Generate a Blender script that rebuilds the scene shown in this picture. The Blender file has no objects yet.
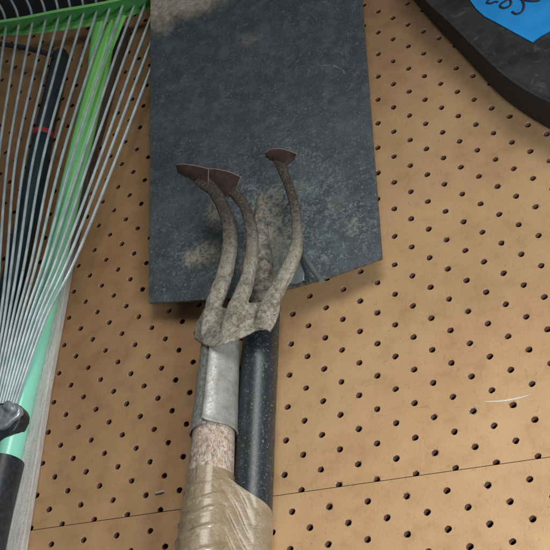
import bpy, bmesh, math, random
from mathutils import Vector, Matrix, noise
random.seed(7)
S = bpy.context.scene
U = 0.036                      # metres per board unit (one hole pitch along the panel)

# ---------------------------------------------------------------- camera
RM = [[0.9213157433062881, 0.05097963564666527, -0.38545865911315985],
      [-0.19067503635840538, -0.8047342398039097, -0.5621795387569203],
      [-0.3388514890711014, 0.5914422034624821, -0.7316937804284935]]
CB = (11.00705032, -14.15530527, 26.17178389)      # camera in board units (right, up, out of the wall)
FPX = 1239.36

def W(X, Y, Z):                # board units -> world metres (wall is the plane y = 0, facing -y)
    return Vector((X*U, -Z*U, Y*U))
cam_d = bpy.data.cameras.new('camera'); cam = bpy.data.objects.new('camera', cam_d)
S.collection.objects.link(cam); S.camera = cam
def brd(v): return Vector((v[0], -v[2], v[1]))
cx, cy, cz = brd(RM[0]), brd(RM[1]), brd(RM[2])
m = Matrix((cx, -cy, -cz)).transposed().to_4x4()
m.translation = W(*CB)
cam.matrix_world = m
cam_d.sensor_width = 36; cam_d.lens = FPX/550*36
cam_d.clip_start = 0.01; cam_d.clip_end = 50
S.render.resolution_x = S.render.resolution_y = 1024

# ---------------------------------------------------------------- world and lamps
wd = bpy.data.worlds.new('World'); S.world = wd; wd.use_nodes = True
bg = wd.node_tree.nodes['Background']
bg.inputs[0].default_value = (0.95, 0.95, 1.0, 1); bg.inputs[1].default_value = 0.07
S.view_settings.view_transform = 'Standard'; S.view_settings.look = 'None'
S.view_settings.gamma = 1; S.view_settings.exposure = 0.0

def lamp(name, kind, pos, target, power, color, **kw):
    d = bpy.data.lights.new(name, kind); d.energy = power; d.color = color
    for k, v in kw.items(): setattr(d, k, v)
    o = bpy.data.objects.new(name, d); S.collection.objects.link(o)
    o.location = W(*pos)
    o.rotation_euler = (W(*target)-W(*pos)).to_track_quat('-Z', 'Y').to_euler()
    return o
lamp('ceiling_lamp', 'SPOT', (20, 24, 50), (1, 1, 0), 132, (1.0, 0.975, 0.93),
     shadow_soft_size=0.65, spot_size=math.radians(43), spot_blend=1.0)
lamp('low_fill_light', 'AREA', (14, -9, 14), (3, 2, 0), 5.3, (0.92, 0.97, 1.0), size=0.22, shape='RECTANGLE', size_y=0.35)  # added low fill for glints and the falloff up the board

# ---------------------------------------------------------------- helpers
def P(px, py, Z):              # board-unit point seen at photo pixel (px,py) at height Z off the wall
    a = (px-275)/FPX; b = (py-275)/FPX
    d = [RM[0][i]*a + RM[1][i]*b + RM[2][i] for i in range(3)]
    k = (Z-CB[2])/d[2]
    return Vector((CB[0]+k*d[0], CB[1]+k*d[1], Z))

class MB:
    """collects vertices in board units, builds ONE mesh object"""
    def __init__(s): s.v = []; s.f = []; s.mi = []
    def add(s, vs, fs, mi=0):
        o = len(s.v); s.v += [Vector(v) for v in vs]
        s.f += [tuple(i+o for i in f) for f in fs]; s.mi += [mi]*len(fs)
    def grid(s, rows, closed=False, mi=0, flip=False):
        n = len(rows[0]); vs = [p for r in rows for p in r]; fs = []
        for i in range(len(rows)-1):
            for j in range(n if closed else n-1):
                k = (j+1) % n
                f = (i*n+j, i*n+k, (i+1)*n+k, (i+1)*n+j)
                fs.append(f[::-1] if flip else f)
        s.add(vs, fs, mi)
    def tube(s, pts, rad, seg=14, up=(0, 0, 1), cap=True, mi=0, ell=None, sq=1.0):
        """pts: centre line; rad: float or list; ell: list of (width factor, depth factor)"""
        n = len(pts); pts = [Vector(p) for p in pts]
        rad = rad if isinstance(rad, (list, tuple)) else [rad]*n
        rows = []
        for i, p in enumerate(pts):
            t = (pts[min(i+1, n-1)]-pts[max(i-1, 0)]).normalized()
            x = Vector(up).cross(t)
            if x.length < 1e-4: x = Vector((1, 0, 0)).cross(t)
            x.normalize(); y = t.cross(x)
            e = ell[i] if ell else (1, 1)
            g_ = lambda v: math.copysign(abs(v)**sq, v)
            rows.append([p + x*g_(math.cos(2*math.pi*k/seg))*rad[i]*e[0] + y*g_(math.sin(2*math.pi*k/seg))*rad[i]*e[1] for k in range(seg)])
        s.grid(rows, True, mi, flip=False)
        if cap:
            o = len(s.v)-n*seg
            s.f.append(tuple(o+k for k in range(seg))[::-1]); s.mi.append(mi)
            o = len(s.v)-seg
            s.f.append(tuple(o+k for k in range(seg))); s.mi.append(mi)
    def build(s, name, mats, parent=None, smooth=True, root=None, bevel=0, sub=0, solid=0, angle=40):
        me = bpy.data.meshes.new(name)
        wv = [W(*v) for v in s.v]
        if parent is None:
            c = sum(wv, Vector())/len(wv)
        else:
            r = parent
            while r.parent: r = r.parent
            c = r.location.copy()
        me.from_pydata([v-c for v in wv], [], s.f)
        mats = mats if isinstance(mats, (list, tuple)) else [mats]
        for q in mats: me.materials.append(q)
        for p, i in zip(me.polygons, s.mi): p.material_index = i
        bm = bmesh.new(); bm.from_mesh(me)
        bmesh.ops.remove_doubles(bm, verts=bm.verts, dist=1e-6)
        bmesh.ops.recalc_face_normals(bm, faces=bm.faces)
        bm.to_mesh(me); bm.free()
        if smooth:
            me.shade_smooth()
            if angle: me.set_sharp_from_angle(angle=math.radians(angle))
        o = bpy.data.objects.new(name, me); S.collection.objects.link(o)
        if parent is None: o.location = c
        else: o.parent = parent
        if solid:
            k = o.modifiers.new('solid', 'SOLIDIFY'); k.thickness = solid*U; k.offset = 0
        if bevel:
            k = o.modifiers.new('bevel', 'BEVEL'); k.width = bevel*U; k.segments = 2; k.limit_method = 'ANGLE'
        if sub:
            k = o.modifiers.new('sub', 'SUBSURF'); k.levels = k.render_levels = sub
        return o

def tag(o, label=None, cat=None, group=None, kind=None):
    if label: o['label'] = label
    if cat: o['category'] = cat
    if group: o['group'] = group
    if kind: o['kind'] = kind
    return o
def empty(name, pos, label, cat, group=None):
    o = bpy.data.objects.new(name, None); S.collection.objects.link(o)
    o.location = W(*pos); o.empty_display_size = 0.02
    return tag(o, label, cat, group)
def spline(pts, n=8):
    """Catmull-Rom through points of any dimension"""
    pts = [Vector(p) for p in pts]; out = []
    for i in range(len(pts)-1):
        a = pts[max(i-1, 0)]; b = pts[i]; c = pts[i+1]; d = pts[min(i+2, len(pts)-1)]
        for k in range(n):
            t = k/n
            out.append(0.5*((2*b)+(c-a)*t+(2*a-5*b+4*c-d)*t*t+(3*b-a-3*c+d)*t**3))
    out.append(pts[-1]); return out
def lerp(a, b, t): return a+(b-a)*t
def sl(x, pts):                # piecewise linear
    for (x0, y0), (x1, y1) in zip(pts, pts[1:]):
        if x <= x1: return y0+(y1-y0)*max(0, (x-x0))/(x1-x0)
    return pts[-1][1]

# ---------------------------------------------------------------- materials
class M:
    def __init__(s, name, rough=0.5, metal=0.0, coat=0.0, spec=0.5):
        s.m = bpy.data.materials.new(name); s.m.use_nodes = True
        s.nt = s.m.node_tree; s.b = s.nt.nodes['Principled BSDF']
        s.b.inputs['Roughness'].default_value = rough; s.b.inputs['Metallic'].default_value = metal
        s.b.inputs['Coat Weight'].default_value = coat; s.b.inputs['Specular IOR Level'].default_value = spec
        s.geo = s.n('ShaderNodeNewGeometry')
    def n(s, t, **kw):
        x = s.nt.nodes.new(t)
        for k, v in kw.items():
            if k[0] == '_': x.inputs[k[1:].replace('_', ' ')].default_value = v
            else: setattr(x, k, v)
        return x
    def l(s, a, b): s.nt.links.new(a, b)
    def pos(s, scale=(1, 1, 1), rot=(0, 0, 0)):
        mp = s.n('ShaderNodeMapping'); mp.inputs['Scale'].default_value = scale; mp.inputs['Rotation'].default_value = rot
        s.l(s.geo.outputs['Position'], mp.inputs[0]); return mp.outputs[0]
    def noise(s, sc, det=4, rough=0.55, scale=(1, 1, 1), rot=(0, 0, 0), dist=0):
        x = s.n('ShaderNodeTexNoise', _Scale=sc, _Detail=det, _Roughness=rough, _Distortion=dist)
        s.l(s.pos(scale, rot), x.inputs[0]); return x.outputs[0]
    def ramp(s, fac, stops, interp='LINEAR'):
        x = s.n('ShaderNodeValToRGB'); x.color_ramp.interpolation = interp
        e = x.color_ramp.elements
        while len(e) < len(stops): e.new(0.5)
        for q, (p, c) in zip(e, stops):
            q.position = p; q.color = (c, c, c, 1) if isinstance(c, (int, float)) else (*c, 1)
        s.l(fac, x.inputs[0]); return x.outputs[0]
    def mix(s, fac, a, b, mode='MIX'):
        x = s.n('ShaderNodeMix', data_type='RGBA', blend_type=mode)
        for i, v in ((0, fac), (6, a), (7, b)):
            if isinstance(v, (int, float)): x.inputs[i].default_value = v
            elif isinstance(v, tuple): x.inputs[i].default_value = (*v, 1)
            else: s.l(v, x.inputs[i])
        return x.outputs[2]
    def math(s, op, a, b=0.0, clamp=False):
        x = s.n('ShaderNodeMath', operation=op, use_clamp=clamp)
        for i, v in ((0, a), (1, b)):
            if isinstance(v, (int, float)): x.inputs[i].default_value = v
            else: s.l(v, x.inputs[i])
        return x.outputs[0]
    def blob(s, c, r, soft=0.5, stretch=(1, 1, 1), rot=(0, 0, 0), wob=0.0, wsc=60):
        """soft blotch (a patch with a shape of its own) centred at world point c, radius r metres"""
        sub = s.n('ShaderNodeVectorMath', operation='SUBTRACT'); s.l(s.geo.outputs['Position'], sub.inputs[0]); sub.inputs[1].default_value = c
        mp = s.n('ShaderNodeMapping'); mp.inputs['Rotation'].default_value = rot; mp.inputs['Scale'].default_value = [1/(r*q) for q in stretch]
        s.l(sub.outputs[0], mp.inputs[0])
        ln = s.n('ShaderNodeVectorMath', operation='LENGTH'); s.l(mp.outputs[0], ln.inputs[0])
        v = ln.outputs['Value']
        if wob:
            v = s.math('ADD', v, s.math('MULTIPLY', s.math('SUBTRACT', s.noise(wsc, 5, 0.65), 0.5), wob))
        return s.ramp(v, [(max(0, 1-soft), 1.0), (1.0, 0.0)])
    def color(s, c):
        if isinstance(c, tuple): s.b.inputs['Base Color'].default_value = (*c, 1)
        else: s.l(c, s.b.inputs['Base Color'])
        return s
    def rough(s, c): s.l(c, s.b.inputs['Roughness']); return s
    def bump(s, h, st=0.4, d=0.001):
        x = s.n('ShaderNodeBump', _Strength=st, _Distance=d); s.l(h, x.inputs['Height'])
        s.l(x.outputs[0], s.b.inputs['Normal']); return s

# hardboard
def hardboard():
    k = M('hardboard', 0.62, spec=0.35)
    big = k.noise(9, 4, 0.6); mid = k.noise(45, 5, 0.6); fine = k.noise(700, 3, 0.7)
    fib = k.noise(330, 4, 0.7, scale=(1, 1, 0.45), dist=1.2)
    c = k.ramp(big, [(0.3, (0.39, 0.226, 0.106)), (0.7, (0.515, 0.326, 0.168))])
    c = k.mix(k.ramp(mid, [(0.4, 0.0), (0.8, 0.55)]), c, (0.56, 0.36, 0.19))
    c = k.mix(k.ramp(mid, [(0.25, 0.4), (0.44, 0.0)]), c, (0.29, 0.155, 0.072))
    c = k.mix(k.ramp(fib, [(0.59, 0.0), (0.69, 0.5)]), c, (0.25, 0.14, 0.07))
    c = k.mix(k.ramp(fine, [(0.53, 0.0), (0.75, 0.34)]), c, (0.70, 0.53, 0.35))
    ln1 = k.noise(240, 4, 0.7, scale=(0.35, 1, 2.4), rot=(0, 0.35, 0), dist=1.0); ln2 = k.noise(220, 4, 0.7, scale=(2.6, 1, 0.4), rot=(0, 0.8, 0), dist=1.0)
    c = k.mix(k.ramp(ln1, [(0.66, 0.0), (0.72, 0.55)]), c, (0.20, 0.11, 0.055))
    c = k.mix(k.ramp(ln2, [(0.68, 0.0), (0.74, 0.5)]), c, (0.62, 0.46, 0.30))
    # the left side has aged to a browner, oilier tone with an irregular border
    age = k.math('MULTIPLY', k.blob(W(-11, 9, 0), 0.40, 0.75, (1, 1, 1.25), wob=0.45, wsc=7), 0.8)
    c = k.mix(age, c, k.ramp(mid, [(0.3, (0.20, 0.095, 0.040)), (0.7, (0.31, 0.162, 0.070))]))
    dk_ = k.math('MULTIPLY', k.blob(W(1, 21, 0), 0.33, 0.8, (1.6, 1, 1), wob=0.5, wsc=8), 0.75)  # upper board redder, with shade from overhead put into its colour
    c = k.mix(dk_, c, k.ramp(mid, [(0.3, (0.16, 0.078, 0.042)), (0.7, (0.24, 0.125, 0.066))]))
    # long handling scuffs
    scf = k.noise(60, 5, 0.7, scale=(1, 1, 4.5), rot=(0, 0.5, 0), dist=2)
    c = k.mix(k.ramp(scf, [(0.66, 0.0), (0.74, 0.4)]), c, (0.24, 0.13, 0.07))
    k.color(c)
    k.rough(k.ramp(big, [(0.3, 0.5), (0.7, 0.68)]))
    k.bump(k.math('ADD', fine, k.math('MULTIPLY', fib, 0.8)), 0.3, 0.0008)
    return k.m
def hole_rim():
    k = M('torn_fibre', 0.85, spec=0.2)
    c = k.ramp(k.noise(500, 3), [(0.42, (0.30, 0.17, 0.09)), (0.64, (0.52, 0.38, 0.26))]); return k.color(c).m
def hole_wall():
    k = M('hole_core', 0.95, spec=0.1)
    c = k.ramp(k.noise(300, 3), [(0.3, (0.12, 0.06, 0.038)), (0.7, (0.24, 0.125, 0.085))]); return k.color(c).m

def spade_steel():
    k = M('spade_steel', 0.5, 0.0, spec=0.5)
    big = k.noise(14, 5, 0.6); sp = k.noise(260, 6, 0.8, dist=0.6); sp2 = k.noise(560, 3, 0.7); md = k.noise(60, 5, 0.65)
    irr = k.noise(34, 6, 0.7, dist=1.0)
    c = k.ramp(big, [(0.3, (0.034, 0.043, 0.050)), (0.7, (0.060, 0.075, 0.086))])
    c = k.mix(k.ramp(md, [(0.46, 0.0), (0.68, 0.7)]), c, (0.095, 0.125, 0.142))
    # fine pale specks: thicker on the lower half of the blade
    lowmask = k.blob(W(-0.9, 8.0, 0.75), 0.17, 0.75, wob=0.8, wsc=30)
    thr = k.math('ADD', sp, k.math('MULTIPLY', lowmask, k.math('MULTIPLY', k.math('SUBTRACT', irr, 0.28), 0.42)))
    c = k.mix(k.ramp(thr, [(0.57, 0.0), (0.68, 0.8)]), c, (0.19, 0.23, 0.24))
    c = k.mix(k.ramp(sp2, [(0.62, 0.0), (0.71, 0.9)]), c, (0.32, 0.36, 0.36))
    scr = k.noise(150, 5, 0.75, scale=(5, 1, 0.35), rot=(0, 0.5, 0), dist=0.8); scr2 = k.noise(120, 5, 0.75, scale=(0.3, 1, 5), rot=(0, 0.35, 0), dist=1.2)
    c = k.mix(k.ramp(scr, [(0.66, 0.0), (0.74, 0.35)]), c, (0.22, 0.24, 0.23))
    c = k.mix(k.ramp(scr2, [(0.69, 0.0), (0.76, 0.35)]), c, (0.24, 0.25, 0.235))
    # worn dirt beside the socket
    for (px, py, r, a, stx) in ((203, 254, 0.024, 1.0, (1.2, 1, 0.8)), (268, 222, 0.036, 1.0, (0.7, 1, 1.4)), (284, 250, 0.026, 0.8, (0.9, 1, 1.3)), (215, 215, 0.02, 0.6, (0.8, 1, 1.3)), (250, 44, 0.018, 0.35, (1.3, 1, 1)), (352, 228, 0.012, 0.4, (0.7, 1, 1.4)), (300, 190, 0.016, 0.3, (0.8, 1, 1.3)), (335, 205, 0.014, 0.2, (1, 1, 1)), (248, 262, 0.02, .6, (1, 1, 1))):
        b = k.blob(W(*P(px, py, 0.75)), r, 0.6, stx, wob=1.6, wsc=110)
        b = k.math('MULTIPLY', b, k.ramp(k.noise(260, 5, 0.7), [(0.40, 0.1), (0.56, a)]))
        c = k.mix(b, c, (0.33, 0.31, 0.25))
    # greenish film under the socket ridge
    b = k.math('MULTIPLY', k.blob(W(*P(278, 262, 0.75)), 0.026, 0.7, (0.9, 1, 1.1), wob=0.8, wsc=90), 0.5)
    c = k.mix(b, c, (0.13, 0.17, 0.155))
    # soil left on the working end (top left)
    pa = W(*P(178, -52, 1.25))
    soil = k.blob(pa, 0.122, 0.30, (1.15, 1, 1.25), rot=(0, 0.30, 0), wob=0.7, wsc=40)
    sc = k.ramp(k.noise(120, 6, 0.7), [(0.3, (0.20, 0.17, 0.13)), (0.5, (0.40, 0.35, 0.27)), (0.7, (0.58, 0.53, 0.43))])
    c = k.mix(soil, c, sc)
    # one long arc scratch and small nicks
    for (px, py, r, th) in ((308, 88, 0.034, 0.0016),):
        sub = k.n('ShaderNodeVectorMath', operation='DISTANCE'); k.l(k.geo.outputs['Position'], sub.inputs[0]); sub.inputs[1].default_value = W(*P(px+10, py, 0.9))
        d = k.math('ABSOLUTE', k.math('SUBTRACT', sub.outputs['Value'], r))
        line = k.ramp(k.math('MULTIPLY', d, 1/th), [(0.0, 1.0), (1.0, 0.0)])
        reg = k.blob(W(*P(338, 64, 0.9)), 0.026, 0.5)
        c = k.mix(k.math('MULTIPLY', k.math('MULTIPLY', line, reg), k.ramp(k.noise(200, 4), [(0.40, 0.0), (0.62, 0.7)])), c, (0.34, 0.35, 0.33))
    k.color(c)
    k.rough(k.ramp(sp, [(0.3, 0.42), (0.7, 0.72)]))
    k.bump(k.math('ADD', k.math('MULTIPLY', sp, 1.0), k.math('MULTIPLY', soil, 0.8)), 0.45, 0.0012)
    return k.m
def socket_mat():
    k = M('socket_scale', 0.6)
    a = k.noise(150, 6, 0.75); b = k.noise(420, 4, 0.7)
    c = k.ramp(a, [(0.34, (0.06, 0.065, 0.060)), (0.48, (0.16, 0.155, 0.125)), (0.62, (0.38, 0.34, 0.26))])
    c = k.mix(k.ramp(b, [(0.36, 0.6), (0.46, 0.0)]), c, (0.05, 0.05, 0.045))
    return k.color(c).bump(a, 0.6, 0.0015).m
def rust_edge():
    k = M('rusty_edge', 0.8)
    return k.color(k.ramp(k.noise(200, 4), [(0.3, (0.05, 0.028, 0.02)), (0.7, (0.16, 0.13, 0.11))])).m
def shaft_paint():
    k = M('shaft_enamel', 0.40, 0.0, coat=0.35, spec=0.7)
    k.b.inputs['Coat Roughness'].default_value = 0.3
    sp = k.noise(420, 4, 0.7); md = k.noise(60, 4)
    c = k.ramp(md, [(0.3, (0.010, 0.016, 0.021)), (0.7, (0.020, 0.029, 0.036))])
    c = k.mix(k.ramp(sp, [(0.585, 0.0), (0.66, 0.8)]), c, (0.20, 0.24, 0.25))
    k.color(c); k.rough(k.ramp(sp, [(0.45, 0.39), (0.7, 0.65)]))
    k.bump(k.math('ADD', k.noise(900, 2), k.math('MULTIPLY', k.noise(220, 3), 0.8)), 0.35, 0.0004); return k.m
def cast_metal():
    k = M('dirty_cast_metal', 0.78, 0.0, spec=0.4)
    a = k.noise(75, 7, 0.78, dist=0.5); b = k.noise(480, 4, 0.75); g = k.noise(22, 3)
    c = k.ramp(a, [(0.30, (0.10, 0.085, 0.068)), (0.45, (0.26, 0.228, 0.178)), (0.56, (0.40, 0.365, 0.295)), (0.68, (0.54, 0.51, 0.44))])
    c = k.mix(k.ramp(b, [(0.33, 0.8), (0.43, 0.0)]), c, (0.060, 0.046, 0.036))
    gr = k.noise(270, 6, 0.8, dist=0.4)
    c = k.mix(k.ramp(gr, [(0.36, 0.8), (0.49, 0.0)]), c, (0.085, 0.066, 0.050))
    c = k.mix(k.ramp(gr, [(0.54, 0.0), (0.68, 0.7)]), c, (0.60, 0.565, 0.49))
    # bare dark rust towards the tips: follows a noisy line in height along the tines
    sep = k.n('ShaderNodeSeparateXYZ'); k.l(k.geo.outputs['Position'], sep.inputs[0])
    h = k.math('ADD', k.math('SUBTRACT', sep.outputs['Z'], sep.outputs['Y']), k.math('MULTIPLY', k.math('SUBTRACT', a, 0.5), 0.10))
    q0 = W(*P(230, 292, 1.66)); q1 = W(*P(225, 204, 2.0)); z0 = q0.z-q0.y; z1 = q1.z-q1.y
    mr = k.n('ShaderNodeMapRange'); k.l(h, mr.inputs[0]); mr.inputs[1].default_value = z0; mr.inputs[2].default_value = z1
    pm = k.ramp(k.math('ADD', k.math('MULTIPLY', mr.outputs[0], 0.50), k.math('MULTIPLY', gr, 1.1)), [(0.70, 0.0), (0.98, 0.92)])
    c = k.mix(pm, c, k.ramp(b, [(0.38, (0.014, 0.009, 0.008)), (0.54, (0.042, 0.028, 0.023)), (0.68, (0.15, 0.13, 0.10))]))
    k.color(c); k.rough(k.ramp(a, [(0.4, 0.8), (0.7, 0.45)])); k.bump(k.math('ADD', k.math('MULTIPLY', a, 0.4), k.math('ADD', gr, k.math('MULTIPLY', b, 0.4))), 0.75, 0.0014); return k.m
def rust():
    k = M('brown_rust', 0.72)
    a = k.noise(160, 5, 0.7)
    c = k.ramp(a, [(0.3, (0.022, 0.012, 0.011)), (0.55, (0.046, 0.025, 0.022)), (0.75, (0.09, 0.056, 0.046))])
    return k.color(c).bump(a, 0.5, 0.001).m
def ferrule_metal():
    k = M('galvanised_ferrule', 0.42, 0.35, spec=0.5)
    a = k.noise(70, 5, 0.65); b = k.noise(360, 4, 0.7)
    c = k.ramp(a, [(0.3, (0.30, 0.30, 0.28)), (0.7, (0.50, 0.515, 0.50))])
    c = k.mix(k.ramp(b, [(0.52, 0.0), (0.68, 0.7)]), c, (0.26, 0.215, 0.16))
    c = k.mix(k.ramp(k.noise(38, 6, .75), [(0.5, 0), (0.64, 0.55)]), c, (0.25, 0.21, 0.16))
    # brown grime at the bottom lip and on the folded side
    g = k.blob(W(*P(232, 438, 1.85)), 0.020, 0.8, (2, 2, 1), wob=0.8, wsc=120)
    c = k.mix(k.math('MULTIPLY', g, 0.75), c, (0.22, 0.175, 0.125))
    k.color(c); k.rough(k.ramp(b, [(0.3, 0.30), (0.7, 0.6)])); k.bump(a, 0.2, 0.001); return k.m
def ferrule_dark():
    k = M('grimy_ferrule_flap', 0.6, 0.25)
    b = k.noise(300, 5, 0.7)
    return k.color(k.ramp(b, [(0.35, (0.19, 0.18, 0.16)), (0.55, (0.36, 0.36, 0.34)), (0.7, (0.48, 0.48, 0.46))])).bump(b, 0.3, 0.0008).m
def bare_wood():
    k = M('weathered_ash', 0.85, spec=0.25)
    ax = (0, 0.06, 0)
    g = k.noise(270, 6, 0.78, scale=(1, 1, 0.5), rot=(0, 0.5, 0), dist=0.9); f = k.noise(600, 4, 0.7); h = k.noise(45, 4)
    c = k.ramp(g, [(0.36, (0.17, 0.10, 0.06)), (0.46, (0.42, 0.32, 0.24)), (0.58, (0.66, 0.58, 0.49)), (0.7, (0.74, 0.68, 0.60))])
    c = k.mix(k.ramp(h, [(0.45, 0.0), (0.75, 0.5)]), c, (0.58, 0.40, 0.29))
    c = k.mix(k.ramp(f, [(0.32, 0.7), (0.44, 0.0)]), c, (0.17, 0.105, 0.07))
    k.color(c); k.bump(k.math('ADD', g, f), 0.7, 0.0012); return k.m
def tape_mat():
    k = M('packing_tape', 0.24, 0.0, coat=0.8, spec=0.5)
    h = k.noise(38, 4, 0.6, scale=(1, 1, 2)); w = k.noise(150, 5, 0.7)
    c = k.ramp(h, [(0.3, (0.25, 0.185, 0.11)), (0.7, (0.36, 0.275, 0.175))])
    c = k.mix(k.ramp(w, [(0.55, 0.0), (0.72, 0.45)]), c, (0.47, 0.41, 0.33))
    k.color(c); k.b.inputs['Coat Roughness'].default_value = 0.16
    wr = k.noise(60, 4, 0.6, scale=(1, 1, 1.6), rot=(0, -0.5, 0), dist=1.2)
    k.bump(k.math('ADD', wr, k.math('MULTIPLY', k.noise(190, 4, .65, scale=(.5, 1, 1.8), rot=(0, -0.5, 0), dist=1.5), 0.4)), 0.6, 0.004)
    k.b.inputs['Subsurface Weight'].default_value = 0.0
    return k.m
def green_paint():
    k = M('green_enamel', 0.3, coat=0.3)
    sep = k.n('ShaderNodeSeparateXYZ'); k.l(k.geo.outputs['Position'], sep.inputs[0])
    mr = k.n('ShaderNodeMapRange'); k.l(sep.outputs['Z'], mr.inputs[0])
    mr.inputs[1].default_value = W(*P(40, 340, 1)).z; mr.inputs[2].default_value = W(*P(90, 90, 1)).z
    c = k.mix(mr.outputs[0], (0.34, 0.88, 0.68), (0.32, 0.86, 0.24))   # mint at the grip end, green above
    c = k.mix(k.ramp(k.noise(80, 5, .7), [(0.6, 0), (0.75, 0.35)]), c, (0.05, 0.22, 0.07))
    return k.color(c).bump(k.noise(500, 2), 0.1, 0.0004).m
def green_bar():
    k = M('green_pressed_steel', 0.35, coat=0.2)
    c = k.mix(k.ramp(k.noise(70, 5, .7), [(0.55, 0), (0.75, 0.5)]), (0.30, 0.84, 0.24), (0.15, 0.50, 0.16))
    return k.color(c).m
def wire():
    k = M('spring_wire', 0.28, 0.35, spec=0.8)
    b = k.noise(45, 3)
    c = k.ramp(b, [(0.35, (0.46, 0.57, 0.60)), (0.65, (0.72, 0.83, 0.86))]); return k.color(c).m
def black_plastic():
    k = M('black_plastic', 0.42)
    return k.color(k.ramp(k.noise(200, 4), [(0.4, (0.016, 0.020, 0.025)), (0.7, (0.04, 0.045, 0.05))])).bump(k.noise(500, 2), 0.2, 0.0005).m
def clamp_metal():
    k = M('clamp_steel', 0.35, 0.55)
    return k.color(k.ramp(k.noise(120, 5, .7), [(0.35, (0.28, 0.31, 0.34)), (0.65, (0.58, 0.63, 0.67))])).bump(k.noise(90, 3), 0.3, 0.002).m
def foam_grip():
    k = M('dark_foam_grip', 0.6)
    return k.color(k.ramp(k.noise(60, 4), [(0.3, (0.022, 0.028, 0.036)), (0.7, (0.042, 0.052, 0.062))])).m
def teal_grip():
    k = M('dark_teal_sleeve', 0.45)
    return k.color(k.ramp(k.noise(60, 4), [(0.3, (0.006, 0.026, 0.040)), (0.7, (0.014, 0.050, 0.072))])).m
def red_ring():
    k = M('red_band', 0.4); return k.color(k.ramp(k.noise(80, 3), [(0.3, (0.42, 0.02, 0.035)), (0.7, (0.62, 0.04, 0.07))])).m
def grey_wood():
    k = M('grey_weathered_wood', 0.85)
    g = k.noise(90, 6, 0.7, scale=(3.2, 1, 0.25), rot=(0, 0.28, 0), dist=1); f = k.noise(500, 3, .7)
    c = k.ramp(g, [(0.3, (0.40, 0.375, 0.34)), (0.6, (0.64, 0.62, 0.58)), (0.8, (0.72, 0.70, 0.66))])
    c = k.mix(k.ramp(f, [(0.3, 0.5), (0.45, 0.0)]), c, (0.22, 0.2, 0.17))
    sep = k.n('ShaderNodeSeparateXYZ'); k.l(k.geo.outputs['Position'], sep.inputs[0])
    mr = k.n('ShaderNodeMapRange'); k.l(k.math('ADD', sep.outputs['Z'], k.math('MULTIPLY', g, 0.05)), mr.inputs[0])
    mr.inputs[1].default_value = W(*P(66, 290, .3)).z; mr.inputs[2].default_value = W(*P(76, 225, .3)).z
    c = k.mix(mr.outputs[0], c, k.ramp(g, [(0.3, (0.035, 0.022, 0.018)), (0.7, (0.12, 0.075, 0.055))]))   # upper end darker and browner
    return k.color(c).bump(k.math('ADD', g, f), 0.5, 0.0012).m
def black_enamel():
    k = M('dusty_black_steel', 0.42)
    a = k.noise(28, 5, 0.65); b = k.noise(330, 4, 0.7); s = k.noise(55, 6, 0.75, dist=1.5)
    c = k.ramp(a, [(0.3, (0.008, 0.010, 0.0115)), (0.7, (0.024, 0.028, 0.030))])
    c = k.mix(k.ramp(s, [(0.56, 0.0), (0.70, 0.6)]), c, (0.12, 0.125, 0.115))
    c = k.mix(k.ramp(b, [(0.65, 0.0), (0.72, 0.7)]), c, (0.28, 0.28, 0.26))
    k.color(c); k.rough(k.ramp(a, [(0.3, 0.32), (0.7, 0.6)])); k.bump(b, 0.15, 0.0005); return k.m
def blue_tape():
    k = M('blue_masking_tape', 0.6, spec=0.3)
    a = k.noise(700, 3, 0.7, scale=(1, 1, 0.5)); g = k.noise(30, 3)
    c = k.ramp(g, [(0.3, (0.010, 0.25, 0.66)), (0.7, (0.018, 0.34, 0.82))])
    return k.color(c).bump(a, 0.25, 0.0005).m
def plain(name, col, rough=0.6, metal=0.0):
    k = M(name, rough, metal); a = k.noise(150, 4)
    return k.color(k.mix(k.ramp(a, [(0.4, 0), (0.8, 0.5)]), col, tuple(min(1, q*1.5+0.01) for q in col))).m

m_board, m_rim, m_core = hardboard(), hole_rim(), hole_wall()

# ---------------------------------------------------------------- wall behind and pegboard panels
w = MB()
w.add([(-26, -14, -1.2), (20, -14, -1.2), (20, 36, -1.2), (-26, 36, -1.2), (-26, -14, -2), (20, -14, -2), (20, 36, -2), (-26, 36, -2)],
      [(0, 1, 2, 3), (4, 5, 1, 0), (5, 6, 2, 1), (6, 7, 3, 2), (7, 4, 0, 3), (7, 6, 5, 4)])
tag(w.build('wall', plain('dark_backing', (0.07, 0.045, 0.035), 0.9), smooth=False), kind='structure')

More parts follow.
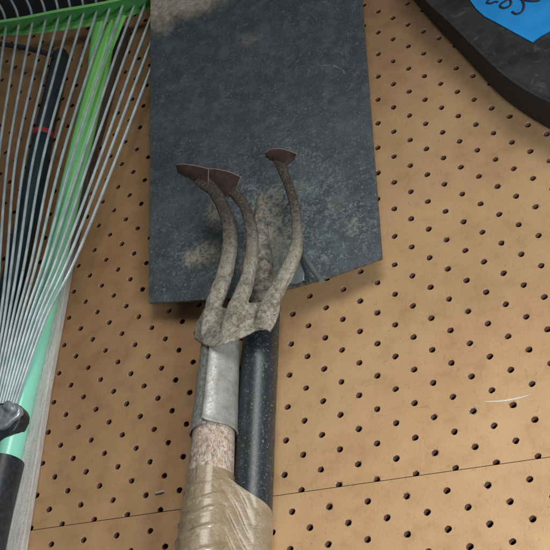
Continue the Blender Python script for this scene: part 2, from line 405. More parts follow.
def panel(x0, x1, y0, y1, ox, oy, clip=None):
    """hole rows every half unit, staggered; rows clipped at y0 / y1"""
    b = MB(); N = 24; T = -0.17
    ang = [2*math.pi*k/N for k in range(N)]
    j0 = math.floor((y0-oy)*2)-1; j1 = math.ceil((y1-oy)*2)+1
    for j in range(j0, j1):
        yc = oy+j*0.5; lo, hi = max(yc-0.25, y0), min(yc+0.25, y1)
        if hi-lo < 0.01: continue
        off = ox + (0.5 if j % 2 else 0.0)
        i0 = math.ceil(x0-off+0.5); i1 = math.floor(x1-off-0.5)
        xs0 = i0+off-0.5; xs1 = i1+off+0.5
        cut = lo > yc-0.11 or hi < yc+0.11
        b.add([(x0, lo, 0), (xs0, lo, 0), (xs0, hi, 0), (x0, hi, 0)], [(0, 1, 2, 3)])
        b.add([(xs1, lo, 0), (x1, lo, 0), (x1, hi, 0), (xs1, hi, 0)], [(0, 1, 2, 3)])
        for i in range(i0, i1+1):
            xc = i+off
            jx = xc+random.uniform(-.004, .004); jy = yc+random.uniform(-.004, .004)
            rr = random.uniform(0.082, 0.088); ro = rr+(random.uniform(0.004, 0.016) if random.random() < 0.8 else random.uniform(0.018, 0.034))
            ph = random.uniform(0, 6.28)
            if cut and (hi < yc+0.02 or lo > yc+0.09):
                b.add([(xc-.5, lo, 0), (xc+.5, lo, 0), (xc+.5, hi, 0), (xc-.5, hi, 0)], [(0, 1, 2, 3)]); continue
            out, c1, c2, c3 = [], [], [], []
            for k, a in enumerate(ang):
                ca, sa = math.cos(a), math.sin(a)
                f = min(0.5/max(abs(ca), 1e-6), 0.25/max(abs(sa), 1e-6))
                x, y = xc+ca*f, yc+sa*f
                if k in (2, 10, 14, 22): x = xc+math.copysign(0.5, ca); y = yc+math.copysign(0.25, sa)
                out.append(Vector((x, min(max(y, lo), hi), 0)))
                rq = ro+0.008*math.sin(3*a+ph)+random.uniform(-.004, .004)
                y1_ = min(max(jy+sa*rq, lo), hi)
                c1.append(Vector((jx+ca*rq, y1_, 0.0)))
                c2.append(Vector((jx+ca*rr, min(max(jy+sa*rr, lo), hi), -0.012)))
                c3.append(Vector((jx+ca*rr, min(max(jy+sa*rr, lo), hi), T)))
            b.grid([out, c1], True, 0); b.grid([c1, c2], True, 1); b.grid([c2, c3], True, 2)
    # panel edges
    for (a, c) in (((x0, y0), (x1, y0)), ((x1, y0), (x1, y1)), ((x1, y1), (x0, y1)), ((x0, y1), (x0, y0))):
        b.add([(*a, 0), (*c, 0), (*c, T), (*a, T)], [(0, 1, 2, 3)], 2)
    return b
up = panel(-19, 13, -0.050, 29, 0.0, 0.0)
o = up.build('pegboard_panel', [m_board, m_rim, m_core], smooth=False)
tag(o, 'large tan pegboard panel above the seam, behind the spade blade and the rake', 'pegboard', 'pegboard panels on the wall')
lo_ = panel(-19, 13, -9, -0.070, 0.762, -0.56)
lower = lo_.build('pegboard_panel', [m_board, m_rim, m_core], smooth=False)
tag(lower, 'tan pegboard panel below the thin seam at the bottom of the picture', 'pegboard', 'pegboard panels on the wall')
# white paint streak and a small staple: marks on the upper panel
b = MB(); pts = spline([P(484, 401.5, 0.006), P(500, 401, 0.006), P(516, 398.5, 0.006), P(531, 394.5, 0.006)], 6)
for q in range(len(pts)-1):
    f0, f1 = math.sin(math.pi*q/(len(pts)-1))*.018+.004, math.sin(math.pi*(q+1)/(len(pts)-1))*.018+.004
    b.add([pts[q]-Vector((0, f0, 0)), pts[q+1]-Vector((0, f1, 0)), pts[q+1]+Vector((0, f1, 0)), pts[q]+Vector((0, f0, 0))], [(0, 1, 2, 3)])
b.build('paint_streak', plain('white_paint', (0.60, 0.56, 0.50)), parent=o, smooth=False)
b = MB(); b.tube([P(155.5, 493, 0.0), P(156.5, 493, 0.05), P(163, 491.3, 0.05), P(164, 491, 0.0)], 0.028, 6)
b.build('staple', plain('staple_steel', (0.6, 0.6, 0.57), 0.4, 0.2), parent=o)

# ---------------------------------------------------------------- spade
m_spade, m_shaft, m_edge = spade_steel(), shaft_paint(), rust_edge()
spade = empty('spade', P(255, 620, 1.0), 'square-mouthed spade hung upside down, dark speckled blade upward, black tubular shaft below', 'spade')
bot = [(149, 302.5, 0.58), (163, 301.8, 0.62), (178, 301.0, 0.66), (206, 299.5, 0.72), (240, 296, 0.80), (272, 291, 0.84), (300, 284.5, 0.84), (325, 277.5, 0.82), (352, 268.5, 0.76), (382, 258.0, 0.66)]
rowb = spline([P(*q) for q in bot], 5)
nb = len(rowb)
pl, pr = (151, -150), (350.5, -150)
rows = []
NV = 40
cumb = [0]
for q in range(1, nb): cumb.append(cumb[-1]+(rowb[q]-rowb[q-1]).length)
top = [lerp(P(pl[0], pl[1], 1.50), P(pr[0], pr[1], 1.20), cumb[q]/cumb[-1]) for q in range(nb)]
for v in range(NV+1):
    t = v/NV; r = []
    for q in range(nb):
        s_ = cumb[q]/cumb[-1]
        p = lerp(rowb[q], top[q], t)
        dish = 0.16*math.sin(math.pi*s_)*math.sin(math.pi*min(1, t*0.9+0.05))
        rib = 0.0
        p = p + Vector((0, 0, -dish + 0.02*noise.noise(Vector((s_*5, t*7, 1)))))
        r.append(p)
    rows.append(r)
TH = 0.085
bl = MB()
bl.grid(rows, mi=0); back = [[p-Vector((0, 0, TH)) for p in r] for r in rows]; bl.grid(back, mi=0, flip=True)
def strip(b, a, c, mi): b.grid([a, c], mi=mi)
strip(bl, rows[0], back[0], 1); strip(bl, rows[-1], back[-1], 1)
strip(bl, [r[0] for r in rows], [r[0] for r in back], 1); strip(bl, [r[-1] for r in rows], [r[-1] for r in back], 1)
blade = bl.build('blade', [m_spade, m_edge], parent=spade, bevel=0.012, angle=50)
# shaft
ax = [P(262.5, 296, 0.62), P(260.5, 345, 0.62), P(256.5, 420, 0.62), P(254.0, 480, 0.62), P(250, 560, 0.62), P(246, 640, 0.62)]
sh = MB(); axs = spline(ax, 6); sh.tube(axs, [0.50]*len(axs), 40)
sh.build('shaft', m_shaft, parent=spade)
# socket running up the blade, tapering into a ridge
so = MB(); c = spline([P(262, 312, .64), P(262, 285, .66), P(261.5, 250, .70), P(261, 218, .72), P(262, 190, .74)], 8)
so.tube(c, [sl(i/(len(c)-1), [(0, .54), (.25, .50), (.5, .36), (.75, .22), (.9, .14), (1, .04)]) for i in range(len(c))], 24)
so.build('socket', socket_mat(), parent=spade)
# bright tab added to stand in for the reflection on the right shoulder
m_tab = plain('glint_grey_tab', (0.30, 0.33, 0.34), 0.3, 0.5)
tb = MB()
tb.add([P(288, 262, 1.1), P(300, 262, 1.08), P(304, 273, 1.12), P(304, 280, 1.02), P(296, 284, .95), P(283, 283, .9)], [(0, 1, 2, 3, 4, 5)])
tb.build('shoulder_glint', m_tab, parent=spade, solid=0.05, bevel=0.01)

# pegboard hook that carries the spade's shoulder
hk = MB(); hp = spline([P(300, 245, -0.1), P(301, 250, 0.6), P(303.5, 254.5, 1.2), P(306, 259, 1.3), P(313.5, 270, 1.38), P(321.5, 281.5, 1.44)], 6)
hk.tube(hp, 0.080, 14)
# hooked tip
hook = hk.build('peg_hook', plain('hook_steel', (0.20, 0.215, 0.215), 0.4, 0.55))
tag(hook, 'short grey metal peg hook under the right shoulder of the spade blade', 'hook')

# ---------------------------------------------------------------- cultivator (three-pronged)
m_cast, m_rust, m_fer, m_ferd, m_wood = cast_metal(), rust(), ferrule_metal(), ferrule_dark(), bare_wood()
cult = empty('hand_cultivator', P(205, 620, 2.0), 'three-pronged garden cultivator with rusty flat tips, metal ferrule and pale wooden handle', 'cultivator')
CZ = 0.42
def tine(pts, name='tine'):
    """pts: (px, py, Z, half width in units, depth factor)"""
    sp = spline([(*P(a, b_, z-CZ),) for a, b_, z, r, e in pts], 7)
    n = len(pts)-1; rr = []; ee = []
    for i in range(len(sp)):
        t = i/7; k = min(int(t), n-1); u = t-k
        nz = 1+0.07*noise.noise(sp[i]*2.3)+0.04*noise.noise(sp[i]*6)
        rr.append(lerp(pts[k][3], pts[k+1][3], u)*nz*0.88); ee.append((1, lerp(pts[k][4], pts[k+1][4], u)))
    b = MB(); b.tube(sp, rr, 28, ell=ee, sq=0.62); return b
T1 = [(206, 338, 2.06, .16, .5), (208.5, 322, 2.06, .22, .6), (214.5, 303, 2.04, .27, .7), (222, 283, 2.08, .26, .75), (227.5, 262, 2.2, .245, .8), (230, 242, 2.28, .225, .85), (228, 222, 2.38, .215, .85), (221.5, 204, 2.46, .20, .8), (214, 191, 2.52, .21, .65), (206, 183, 2.56, .27, .4), (202, 177, 2.60, .34, .15)]
T2 = [(224, 340, 2.28, .14, .5), (229, 325, 2.22, .24, .6), (236.5, 308, 2.12, .28, .7), (245, 287, 2.12, .24, .75), (250.5, 265, 2.2, .215, .85), (252.5, 243, 2.24, .195, .9), (250, 222, 2.32, .185, .9), (243.5, 205, 2.40, .17, .8), (235, 193, 2.46, .20, .6), (228, 185, 2.50, .26, .4), (224, 180, 2.54, .34, .15)]
T3 = [(259, 329, 2.06, .16, .5), (263.5, 318, 2.06, .25, .6), (271, 302, 2.05, .275, .7), (280.5, 284, 2.08, .245, .75), (290, 266, 2.15, .225, .85), (296.5, 247, 2.22, .19, .95), (297, 226, 2.28, .15, .95), (294.5, 206, 2.34, .145, .9), (289.5, 188, 2.40, .145, .85), (284, 174, 2.44, .15, .7), (281.5, 166, 2.46, .18, .5), (280, 159, 2.50, .26, .15)]
def upper(T): return [(a, b_, z, q*0.97, e) for a, b_, z, q, e in T[2:]]
tines = [tine(upper(T)).build('tine', m_cast, parent=cult) for T in (T1, T2, T3)]
# flattened tips: thin curved blades standing forward, thin bright top edge
def tip(up_, dn, zt, zb, par, th=0.075):
    b = MB(); A = spline([P(x, y, zt-CZ) for x, y in up_], 5); B = spline([P(x, y, zb-CZ) for x, y in dn], 5)
    n = min(len(A), len(B)); rows = []
    for t in (0, .25, .5, .75, 1):
        rows.append([lerp(A[i], B[i], t)+Vector((0, 0, 0.06*math.sin(math.pi*t)*math.sin(math.pi*i/(n-1)))) for i in range(n)])
    ba = [[p+Vector((0, th*.9, -th*.6)) for p in r] for r in rows]
    b.grid(rows, mi=0); b.grid(ba, flip=True, mi=0)
    strip(b, rows[0], ba[0], 1); strip(b, rows[-1], ba[-1], 0)
    strip(b, [r[0] for r in rows], [r[0] for r in ba], 1); strip(b, [r[-1] for r in rows], [r[-1] for r in ba], 1)
    return b.build('tip', [m_rust, m_rim2], parent=par, angle=35, bevel=0.022)
m_rim2 = plain('bright_edge', (0.34, 0.25, 0.21), 0.45, 0.3)  # lighter brown for the top and side edges of the tips
tip([(175.5, 164.6), (184, 164.2), (197, 166.2), (208.5, 169)], [(177.5, 173.0), (186, 177.5), (196, 182.5), (208, 190)], 2.82, 2.54, tines[0])
tip([(208.5, 168.6), (218, 169.5), (230, 172.4), (240.5, 177)], [(207, 187), (216, 192.5), (226, 197), (234.5, 195)], 2.76, 2.48, tines[1])
tip([(264.5, 153), (272, 149), (284, 149.5), (297, 154)], [(265.5, 157.5), (275, 163), (285, 166.5), (294.5, 159.5)], 2.70, 2.46, tines[2])
# pressed head plate joining the tines, flared lip over the ferrule
Lc = [(193.5, 337.5, 1.80), (196, 322, 1.88), (203, 306, 1.95), (211, 292, 1.99)]
hd = MB(); hrows = []
lipb = [(193.5, 338, 1.86), (202, 343.5, 2.16), (213, 346, 2.36), (224, 343, 2.42), (238, 338, 2.30), (252, 331, 2.12), (262, 328, 2.08), (269, 331, 2.02)]
mid1 = [(195.5, 325, 1.86), (203, 329, 2.08), (213, 331, 2.24), (224, 329, 2.28), (237, 325, 2.20), (250, 320, 2.10), (263, 317, 2.08), (275.5, 319.5, 2.02)]
mid2 = [(202, 312, 1.86), (209, 315, 2.00), (217, 317, 2.12), (227, 316, 2.12), (239, 312, 2.1), (252, 307, 2.06), (266, 305, 2.06), (279, 309, 1.98)]
mid3 = [(208, 301, 1.92), (213, 303, 1.98), (221, 306, 2.02), (229, 308, 1.98), (241, 304, 2.02), (257, 302, 1.98), (269, 301, 2.02), (280, 303, 1.95)]
for r in (lipb, mid1, mid2, mid3): hrows.append(spline([P(q[0], q[1], q[2]-CZ) for q in r], 5))
full = []
for q in range(len(hrows[0])):
    full.append(spline([hrows[k][q] for k in range(4)], 6))
fr = [[full[q][k]+Vector((0, 0, 0.03*noise.noise(full[q][k]*4))) for q in range(len(full))] for k in range(len(full[0]))]
fb = [[p-Vector((0, 0, 0.10)) for p in r] for r in fr]
hd.grid(fr); hd.grid(fb, flip=True)
strip(hd, fr[0], fb[0], 0); strip(hd, fr[-1], fb[-1], 0); strip(hd, [r[0] for r in fr], [r[0] for r in fb], 0); strip(hd, [r[-1] for r in fr], [r[-1] for r in fb], 0)
for T in (T1, T2, T3):
    tb_ = tine(T[:4]); hd.add(tb_.v, tb_.f)
ho = hd.build('fork_head', m_cast, parent=cult, angle=0)
k_ = ho.modifiers.new('remesh', 'REMESH'); k_.mode = 'VOXEL'; k_.voxel_size = 0.0008; k_.use_smooth_shade = True
k_ = ho.modifiers.new('smooth', 'SMOOTH'); k_.factor = 0.5; k_.iterations = 11

# handle axis (shared by ferrule, handle, tape)
hax = [P(221.5, 322, 1.20), P(219, 360, 1.20), P(216.0, 400, 1.20), P(213.5, 432, 1.20), P(211.5, 465, 1.20), P(207, 520, 1.20), P(203.5, 560, 1.20), P(198, 630, 1.20)]
has = spline(hax, 12)
def frame(i, pts=has):
    t = (pts[min(i+1, len(pts)-1)]-pts[max(i-1, 0)]).normalized()
    x = Vector((0, 0, 1)).cross(t).normalized()
    if x.x < 0: x = -x
    return pts[i], x, Vector((0, 0, 1))-t*t.z
def rad_h(py):                 # handle radius by photo row
    return sl(py, [(320, .50), (430, .545), (470, .58), (550, .64), (640, .68)])
rows_py = []
for i in range(len(has)):
    k = i//12; u = (i-12*k)/12; pys = [322, 360, 400, 432, 465, 520, 560, 630]
    rows_py.append(lerp(pys[k], pys[min(k+1, 7)], u))
hb = MB(); rws = []
for i in range(24, len(has)):
    p, x, z = frame(i); r = rad_h(rows_py[i]); rws.append([p+x*math.cos(a)*r*(1+.012*noise.noise(Vector((math.cos(a)*2, math.sin(a)*2, i*.1))))+z*math.sin(a)*r for a in [2*math.pi*k/48 for k in range(48)]])
hb.grid(rws, True)
hb.f.append(tuple(range(48))); hb.mi.append(0); nn = len(hb.v); hb.f.append(tuple(range(nn-48, nn))); hb.mi.append(0)
hb.build('handle', m_wood, parent=cult)
# ferrule: two folded sheets meeting at a seam left of centre
def sheet(a0, a1, r0, i0, i1, mat, corner=0.0, lift=0.0, name='ferrule'):
    b = MB(); NA = 26; rr = []
    for i in range(i0, i1+1):
        p, x, z = frame(i); row = []
        for k in range(NA+1):
            a = lerp(a0, a1, k/NA)
            t = (i-i0)/(i1-i0)
            # rounded bottom corner next to the seam
            sh_ = corner*max(0, (k/NA-0.86)/0.14)**2*(t > 0.6)*((t-0.6)/0.4)
            r = r0*lerp(0.84, 1.01, t)+lift*max(0, (k/NA-0.8)/0.2)
            fl = 0.03*max(0, (t-0.93)/0.07)
            q = p+x*math.cos(a)*(r+fl)+z*math.sin(a)*(r+fl)
            q = q+Vector((0, sh_, 0)); row.append(q)
        rr.append(row)
    b.grid(rr); return b
D = math.radians
f1 = sheet(D(-95), D(91), .60, 7, 37, m_fer, corner=0.11, lift=0.075)
# keep the sheet's thickness real
fo = f1.build('ferrule', m_fer, parent=cult, solid=0.05, bevel=0.01)
f2 = sheet(D(264), D(84), .575, 7, 37, m_ferd, corner=0.0, lift=0.0)
f2.build('ferrule_flap', m_ferd, parent=cult, solid=0.05, bevel=0.01)

# ---------------------------------------------------------------- packing tape round both handles
m_tape = tape_mat()
tp = MB(); rows = []
i0 = next(i for i in range(len(has)) if rows_py[i] >= 478)
SUB = 6; NA = 96
fine_rows = []
for i in range(i0, len(has)-1):
    for s_ in range(SUB): fine_rows.append(i+s_/SUB)
for fi in fine_rows:
    i = int(fi); u = fi-i
    p0, x, z = frame(i); p1 = has[i+1]; p = lerp(p0, p1, u); py = lerp(rows_py[i], rows_py[i+1], u)
    r = rad_h(py); row = []
    for k in range(NA):
        a = 2*math.pi*k/NA
        # edges of successive turns: each a small step, running obliquely round the handle
        ph = (py-462) - 7*math.sin(a) + 9*math.cos(a) * (0.6+0.4*math.sin(py*.05))
        turns = [27, 41, 55, 74, 96, 120, 140]
        st = sum(1 for tt in turns if ph > tt)
        near = min([abs(ph-tt) for tt in turns])
        bulge = 0.012*math.exp(-(near/2.5)**2)
        rr = r+0.028+0.010*st+bulge*2.6+0.010*noise.noise(Vector((math.cos(a)*3, math.sin(a)*3, py*.10)))
        row.append(p+x*math.cos(a)*rr+z*math.sin(a)*rr)
    rows.append(row)
tp.grid(rows, True)
# bridging sheet: front tangent of the handle over to the shaft's right side
def bridge(front=True):
    rws = []; NU = 60; NVV = 70
    for v in range(NVV+1):
        t = v/NVV; row = []
        for u in range(NU+1):
            s_ = u/NU
            pyl = lerp(478, 640, t); pyr = lerp(522, 640, t)
            # handle-side point (front, slightly right of centre), by row
            def on_handle(py, ang):
                j = next((q for q in range(len(has)-1) if rows_py[q+1] >= py), len(has)-2)
                uu = (py-rows_py[j])/(rows_py[j+1]-rows_py[j]); _, x, z = frame(j); c_ = lerp(has[j], has[j+1], uu); r_ = rad_h(py)+0.055
                return c_+x*math.cos(ang)*r_+z*math.sin(ang)*r_
            def on_shaft(py, ang):
                seg = [296, 345, 420, 480, 560, 640]
                j = next((q for q in range(5) if seg[q+1] >= py), 4); uu = (py-seg[j])/(seg[j+1]-seg[j])
                c_ = lerp(ax[j], ax[j+1], uu); r_ = 0.50+0.03
                return c_+Vector((1, 0.0, 0))*math.cos(ang)*r_+Vector((0, 0, 1))*math.sin(ang)*r_
            # path: handle arc 100deg->55deg, straight, then shaft arc 55deg -> -40deg
            if front: aH0, aH1, aS0, aS1 = D(95), D(58), D(58), D(-45)
            else: aH0, aH1, aS0, aS1 = D(-95), D(-75), D(-75), D(-40)
            py = lerp(pyl, pyr, max(0, (s_-0.2)/0.8))
            if s_ < 0.22: q = on_handle(py, lerp(aH0, aH1, s_/0.22))
            elif s_ < 0.72:
                w_ = (s_-0.22)/0.5
                a_ = on_handle(py, aH1); b_ = on_shaft(py, aS0)
                q = lerp(a_, b_, w_)
                # pulled-in folds running diagonally towards the lower right
                F = (t*9.0 - w_*1.6 + 0.5*math.sin(w_*3+t*5))
                fold = abs(math.sin(F*math.pi))**0.35
                q = q+Vector((0, 0, -0.10*math.sin(math.pi*w_)*(0.6) - 0.12*(1-fold)*min(1, w_*3)*min(1,(1-w_)*2.5+.15)*(0.4+0.6*noise.noise(Vector((t*6, w_*2, 3)))+.3)*min(1, t*12)))
            else:
                w_ = (s_-0.72)/0.28
                q = on_shaft(py, lerp(aS0, aS1, w_))
                F = (t*9.0 - 1.6 + 0.5*math.sin(3+t*5)); fold = abs(math.sin(F*math.pi))**0.6
                q = q+Vector((0.0, 0, -0.012*(1-fold)*(1-w_)*min(1, t*12)))
            row.append(q)
        rws.append(row)
    return rws
tp.grid(bridge(True)); tp.grid(bridge(False), flip=True)
tape = tp.build('packing_tape', m_tape, angle=0)
tag(tape, 'shiny wrinkled brown packing tape binding the wooden handle to the black shaft', 'tape')

# ---------------------------------------------------------------- lawn rake
m_barg = plain('shaded_oily_green', (0.08, 0.30, 0.09), 0.4)  # flange underside: its shade painted as a darker green, with oil stains
m_green, m_bar, m_wire, m_blk, m_clamp = green_paint(), green_bar(), wire(), black_plastic(), clamp_metal()
rake = empty('lawn_rake', P(-5, 620, 0.6), 'green lawn rake with fanned thin wire tines and black adjusting clamp, at the left edge', 'rake')
# green tubular handle
g = MB(); gp = spline([P(112, 22, 0.55), P(98, 75, 0.55), P(80, 150, 0.55), P(63, 225, 0.55), P(46, 300, 0.55), P(28, 375, 0.55), P(9, 455, 0.55), P(-12, 540, 0.55), P(-30, 620, 0.55)], 5)
g.tube(gp, [.10, .17, .24, .30, .34]+[0.37]*(len(gp)-5), 28)
hnd = g.build('handle', m_green, parent=rake)
# fork bracket flattening at the top of the handle
g = MB()
g.tube(spline([P(91, 100, .60), P(94, 62, .66), P(96, 40, .70), P(97, 24, .66)], 4), [.16]*13, 10, ell=[(1.5, .5)]*13)
g.tube(spline([P(92, 100, .60), P(104, 60, .66), P(114, 34, .70), P(121, 17, .66)], 4), [.16]*13, 10, ell=[(1.5, .5)]*13)
g.build('bracket', m_bar, parent=rake)
# cross bar: angle section, wall-side web and a flange standing forward with tines through it
rim_px = [(-70, 27), (-35, 25.5), (0, 21.3), (20, 18.2), (40, 14.3), (60, 10.3), (80, 7.0), (100, 3.4), (120, -1), (140, -6), (165, -13), (190, -21)]
web_px = [(-70, 42), (-35, 39), (0, 35.0), (20, 34.2), (40, 32.5), (60, 30), (80, 27), (100, 23.5), (120, 18), (140, 12), (165, 3), (190, -6)]
ZF, ZW = 1.22, 0.62
rimc = spline([P(x, y, ZF) for x, y in rim_px], 5)
webb = spline([P(x, y, ZW) for x, y in web_px], 5)
nr = len(rimc)
# web top line sits at the flange's root
def bar_rows():
    A, B, C_, D_ = [], [], [], []
    for i in range(nr):
        f_ = rimc[i]; wl = webb[i]
        root = Vector((f_.x, f_.y-0.02, ZW))
        A.append(f_); B.append(root); C_.append(wl); D_.append(f_)
    return A, B, C_
A, B, C_ = bar_rows()
g = MB()
t_ = Vector((0, 0.05, 0)); tz = Vector((0, 0, 0.05))
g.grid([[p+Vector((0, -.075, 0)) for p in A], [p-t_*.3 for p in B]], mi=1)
g.grid([[p+Vector((0, .075, 0)) for p in A], [p+Vector((0, -.075, 0)) for p in A]])
g.grid([[p-t_*.3 for p in B], C_, [p-tz for p in C_], [p-tz+t_ for p in B], [p+Vector((0, .075, -.03)) for p in A]])
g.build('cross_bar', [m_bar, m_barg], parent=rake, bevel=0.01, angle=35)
# tines
barx = [196, 183, 171, 158.5, 146, 134.5, 122, 109, 96, 83, 70, 58, 45, 31.9, 18.3, 5.5, -8, -22, -36, -50, -63]
def rim_at(x):
    return sl(x, [(a_, b_) for a_, b_ in rim_px])
mid = {4: (131.6, 40), 3: (143.6, 40)}
low320 = {2: 40.7, 3: 37, 4: 33, 5: 29, 6: 24.7, 7: 20.4, 8: 15.3, 9: 11, 10: 5.8, 11: 1.5}
for k, bx in enumerate(barx):
    if k < 1: continue
    y0 = rim_at(bx)
    n_ = k-2
    xe = 13.2-2.65*n_                                    # at the clamp (y=402)
    x320 = 41-4.1*n_; x260 = 68.5-6.2*n_ if n_ < 14 else 68.5-6.2*n_
    # lateral bow follows the photo: nearly straight, slightly bowed
    x160 = lerp(x260, bx, 0.45)+{0: 0, 1: 1}.get(n_, 0)
    wob = random.uniform(-.7, .7)
    x160 = {0: 106.5, 1: 99, 2: 89.5, 3: 81.5, 4: 71.5, 5: 61, 6: 52, 7: 42.5, 8: 33, 9: 24.5, 10: 15.5, 11: 7.5, 12: -1.5}.get(n_, -1.5-9*(n_-12))
    dz_ = 0.30-0.05*n_ if n_ < 4 else 0.0
    pts = [P(xe, 404, 0.98), P(x320, 320, 1.12), P(x260+wob, 260, 1.16), P(x160, 160, 1.16-dz_), P(lerp(x160, bx, .62)+wob*.3, lerp(160, y0+4, .62), 1.10-dz_), P(bx, y0+9, 0.96-dz_), P(bx+0.5, y0+2, 0.92-dz_)]
    # through the flange, then the working ends curve away forward and left
    up_k = (bx-75)/80
    pts += [P(bx-1.2+up_k*1.2, y0-8, 0.98), P(bx-4.5+up_k*3.5, y0-18, 1.02), P(bx-12+up_k*7, y0-36, 1.05), P(bx-18+up_k*10, y0-60, 1.15), P(bx-22+up_k*12, y0-78, 1.6), P(bx-23+up_k*12, y0-82, 2.1)]
    g = MB(); g.tube(spline(pts, 5), 0.049, 8)
    g.build('tine', m_wire, parent=rake)
# clamp that gathers the tines on the handle
g = MB()
outl = [(-60, 404), (-30, 402), (-8, 403.5), (6, 402.5), (13, 400.3), (19, 401.2), (24.5, 404.5), (26.3, 409.5), (25.5, 415), (22.5, 421), (18, 428), (13, 432.5), (6, 436.5), (-4, 440.5), (-30, 448), (-60, 452)]
def slab(outline, z0, z1, inset=0, dy=0):
    b = MB(); n = len(outline)
    a_ = [P(x, y, z1) for x, y in outline]; c_ = [Vector((p.x, p.y, z0)) for p in a_]
    b.add(a_+c_, [tuple(range(n)), tuple(range(n, 2*n))[::-1]]+[(i, (i+1) % n, n+(i+1) % n, n+i) for i in range(n)])
    return b
cb = slab([(x-4.0, y+1) for x, y in outl], 0.55, 1.0).build('clamp', m_blk, parent=rake, bevel=0.05)
pl_ = [(-60, 405), (-10, 404.5), (5, 404), (14, 402.5), (19, 405), (20.5, 410), (17, 415.5), (11, 420), (7, 424.5), (2, 427.5), (-8, 429), (-60, 440)]
slab(pl_, 0.9, 1.14).build('clamp_plate', m_clamp, parent=rake, bevel=0.06)
g = MB(); bc = P(10.5, 407.5, 1.1)
g.tube([bc, bc+Vector((0, 0, .12)), bc+Vector((0, 0, .2)), bc+Vector((0, 0, .22))], [.15, .15, .12, .06], 12)
g.build('clamp_bolt', m_clamp, parent=rake)
# black sleeve further down the handle
g = MB()
sp = spline([P(5.5, 462, 0.55), P(4.5, 466, .55), P(-4, 500, 0.55), P(-14, 545, 0.55), P(-28, 620, 0.55)], 6)
g.tube(sp, [sl(i/(len(sp)-1), [(0, .40), (.04, .50), (.1, .545), (1, .56)]) for i in range(len(sp))], 28)
g.build('sleeve', m_blk, parent=rake)

# ---------------------------------------------------------------- dark handle behind the rake
dk = empty('dark_tool_handle', P(-10, 330, 0.4), 'dark foam-gripped tool handle with a red ring, behind the rake tines', 'tool handle')
def dline(y): return sl(y, [(40, 64), (60, 60), (100, 51), (136, 42.5), (200, 31), (260, 17.5), (320, 2.5), (400, -18)])
g = MB(); pp = [P(dline(y), y, 0.36) for y in (52, 56, 70, 100, 133)]; g.tube(pp, [.20, .30, .33, .33, .33], 24); g.build('grip', foam_grip(), parent=dk)
g = MB(); pp = [P(dline(y), y, 0.36) for y in (137, 139, 180, 230, 280, 340, 400)]; g.tube(pp, [.34, .36, .36, .37, .37, .37, .37], 24); g.build('sleeve', teal_grip(), parent=dk)
g = MB(); pp = [P(dline(y), y, 0.36) for y in (133, 134, 137.5, 138.5)]; g.tube(pp, [.33, .375, .375, .33], 24); g.build('ring', red_ring(), parent=dk)
# thin dark rod of a peg hook crossing at the top left
g = MB(); g.tube(spline([P(-26, 42, -0.1), P(-20, 42.5, 0.7), P(-8, 43, 0.86), P(20, 47, 0.86), P(42, 52, 0.86), P(50, 54.5, 0.90), P(53, 50, 1.0)], 5), 0.095, 12)
tag(g.build('peg_hook', plain('dark_hook_steel', (0.05, 0.045, 0.06), 0.45, 0.4)), 'dark thin metal rod crossing behind the rake tines near the top left', 'hook')

# ---------------------------------------------------------------- grey wooden pole behind the rake handle
g = MB()
Rl = [(128, 25), (90.5, 165), (69, 268), (48, 384), (33, 480), (22, 550), (10, 622)]
Zt = 0.30
Rr = [P(x, y, Zt) for x, y in Rl]
wd_ = 0.62
prof = []
for i, p in enumerate(Rr):
    t = (Rr[min(i+1, 6)]-Rr[max(i-1, 0)]).normalized(); x = Vector((t.y, -t.x, 0)); x = x if x.x > 0 else -x
    l = p-x*wd_
    prof.append([p+Vector((0, 0, -.05)), p, lerp(p, l, .5)+Vector((0, 0, .02)), l, l+Vector((0, 0, -.05)), Vector((l.x, l.y, 0.03)), Vector((p.x, p.y, 0.03))])
g.grid(prof, True); g.f.append(tuple(range(7))); g.mi.append(0); n_ = len(g.v); g.f.append(tuple(range(n_-7, n_))[::-1]); g.mi.append(0)
tag(g.build('wooden_batten', grey_wood(), bevel=0.03, angle=30), 'weathered pale grey wooden batten behind the green rake handle, left edge', 'batten')

# ---------------------------------------------------------------- black blade at the top left, behind the rake
kb = slab([(-2, 16), (-6, -30), (10, -95), (70, -110), (150, -120), (150, -12), (128, 6), (60, 16), (30, 22), (6, 26)], 0.30, 0.42)
tag(kb.build('black_shovel', plain('black_sheet', (0.014, 0.015, 0.020), 0.45), bevel=0.02), 'flat black tool blade behind the top of the green rake', 'shovel')

# ---------------------------------------------------------------- black curved tool head at the top right
blk = empty('scoop_shovel', P(560, -60, 0.2), 'dusty black steel tool head with thick rounded rim, top right corner', 'shovel')
m_be = black_enamel()
face_px = [(423, 0), (436, 11.5), (449, 22.5), (462, 36.5), (476, 51.5), (484, 60.5), (493, 69.8), (504, 78), (517, 86.5), (533, 95), (552, 104.5), (575, 114), (610, 126)]
face_px = [(388, -60), (404, -30), (423, 0), (449, 24), (476, 51), (504, 77), (533, 96), (560, 108), (610, 126)]
wall_px = [(378, -58), (394, -30), (414, 0), (435, 25.5), (457, 49), (480, 74), (500, 95), (524, 113.5), (550, 129), (578, 141), (612, 152)]
ZFc = 1.45
fe = spline([P(x, y, ZFc) for x, y in face_px], 4)
we0 = spline([P(x, y, 0.25) for x, y in wall_px], 4)
def resample(pts, n):
    L = [0]
    for a_, b_ in zip(pts, pts[1:]): L.append(L[-1]+(b_-a_).length)
    out = []
    for k in range(n):
        d = L[-1]*k/(n-1); j = next(i for i in range(1, len(L)) if L[i] >= d-1e-9)
        out.append(lerp(pts[j-1], pts[j], (d-L[j-1])/max(1e-9, L[j]-L[j-1])))
    return out
fe = resample(fe, 60); we0 = resample(we0, 60)
ctr = P(620, -120, ZFc)
g = MB()
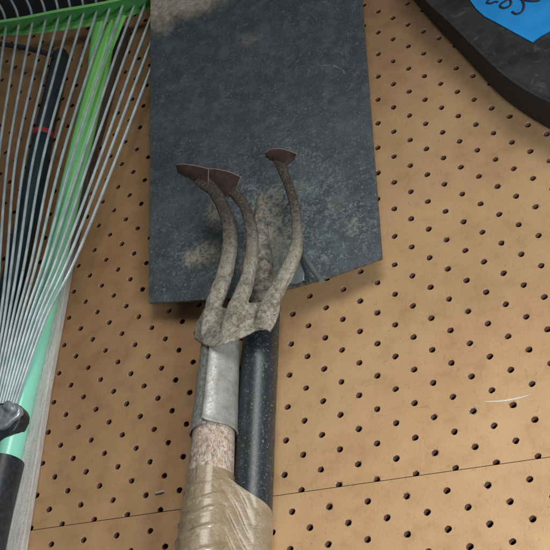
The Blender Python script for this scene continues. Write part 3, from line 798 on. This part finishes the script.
def inw(p, d, z): 
    v = (ctr-p); v.z = 0; v.normalize(); q = p+v*d; q.z = z; return q
rws = [we0, [lerp(a_, b_, .5)+Vector((.03, -.03, 0)) for a_, b_ in zip(we0, fe)], [lerp(a_, b_, .9)+Vector((.01, -.02, 0)) for a_, b_ in zip(we0, fe)],
       [inw(p, 0.03, ZFc+.035) for p in fe], [inw(p, 0.10, ZFc+.04) for p in fe], [inw(p, 0.16, ZFc) for p in fe], [inw(p, 0.3, ZFc-.02) for p in fe], [inw(p, 1.5, ZFc-.01) for p in fe], [inw(p, 3.4, ZFc) for p in fe]]
g.grid(rws[:4], mi=1); g.grid(rws[3:])
fc = [inw(p, 3.4, ZFc) for p in fe]
g.add(fc+[Vector((ctr.x, ctr.y, ZFc))], [(i, i+1, 60) for i in range(59)])
g.build('head_plate', [m_be, plain('matt_black_side', (0.007, 0.007, 0.008), 0.75)], parent=blk, angle=60)
# blue tape with hand-written number
tpx = [(466, -14), (470, 0), (476, 8.5), (484, 15.8), (500, 24.2), (515, 32.6), (532.2, 41.8), (540, 36), (552, 29.5), (590, 10), (560, -60), (500, -60)]
ZT = ZFc+0.03
bt = slab(tpx, ZFc-.005, ZT)
bto = bt.build('blue_tape', blue_tape(), smooth=False)
tag(bto, 'bright blue masking tape with the handwritten number 285, stuck on the black tool head', 'tape')
def stroke(px, b, w_=0.042):
    c_ = spline([P(x, y, ZT+0.006) for x, y in px], 6)
    b.tube(c_, [w_]*len(c_), 8, ell=[(1, .25)]*len(c_))
g = MB()
stroke([(486.5, -9), (490, -13), (494, -11.5), (494, -6), (490, -1), (486.8, 2.6), (490.5, 3.4), (495, 1.8), (498, 2.2)], g)       # 2
stroke([(511, -8), (507, -12), (503, -9.5), (505, -4.5), (510.5, 0.5), (510, 5.5), (504.5, 8), (500.2, 6.6), (501.5, 3.4), (507, 0.2), (510.5, -3.5), (511, -8)], g)  # 8
stroke([(525, -12), (516.5, -10.5), (518.5, -4), (522.5, 1), (523.8, 6.5), (521.5, 12), (516, 14), (511.8, 11.6)], g)     # 5
stroke([(519, -1.2), (527, 0.8), (535, 1.2), (540, 0.2)], g)                                # trailing stroke
g.build('writing', plain('marker_ink', (0.008, 0.012, 0.045), 0.5), parent=bto)

S.cycles.samples = 128
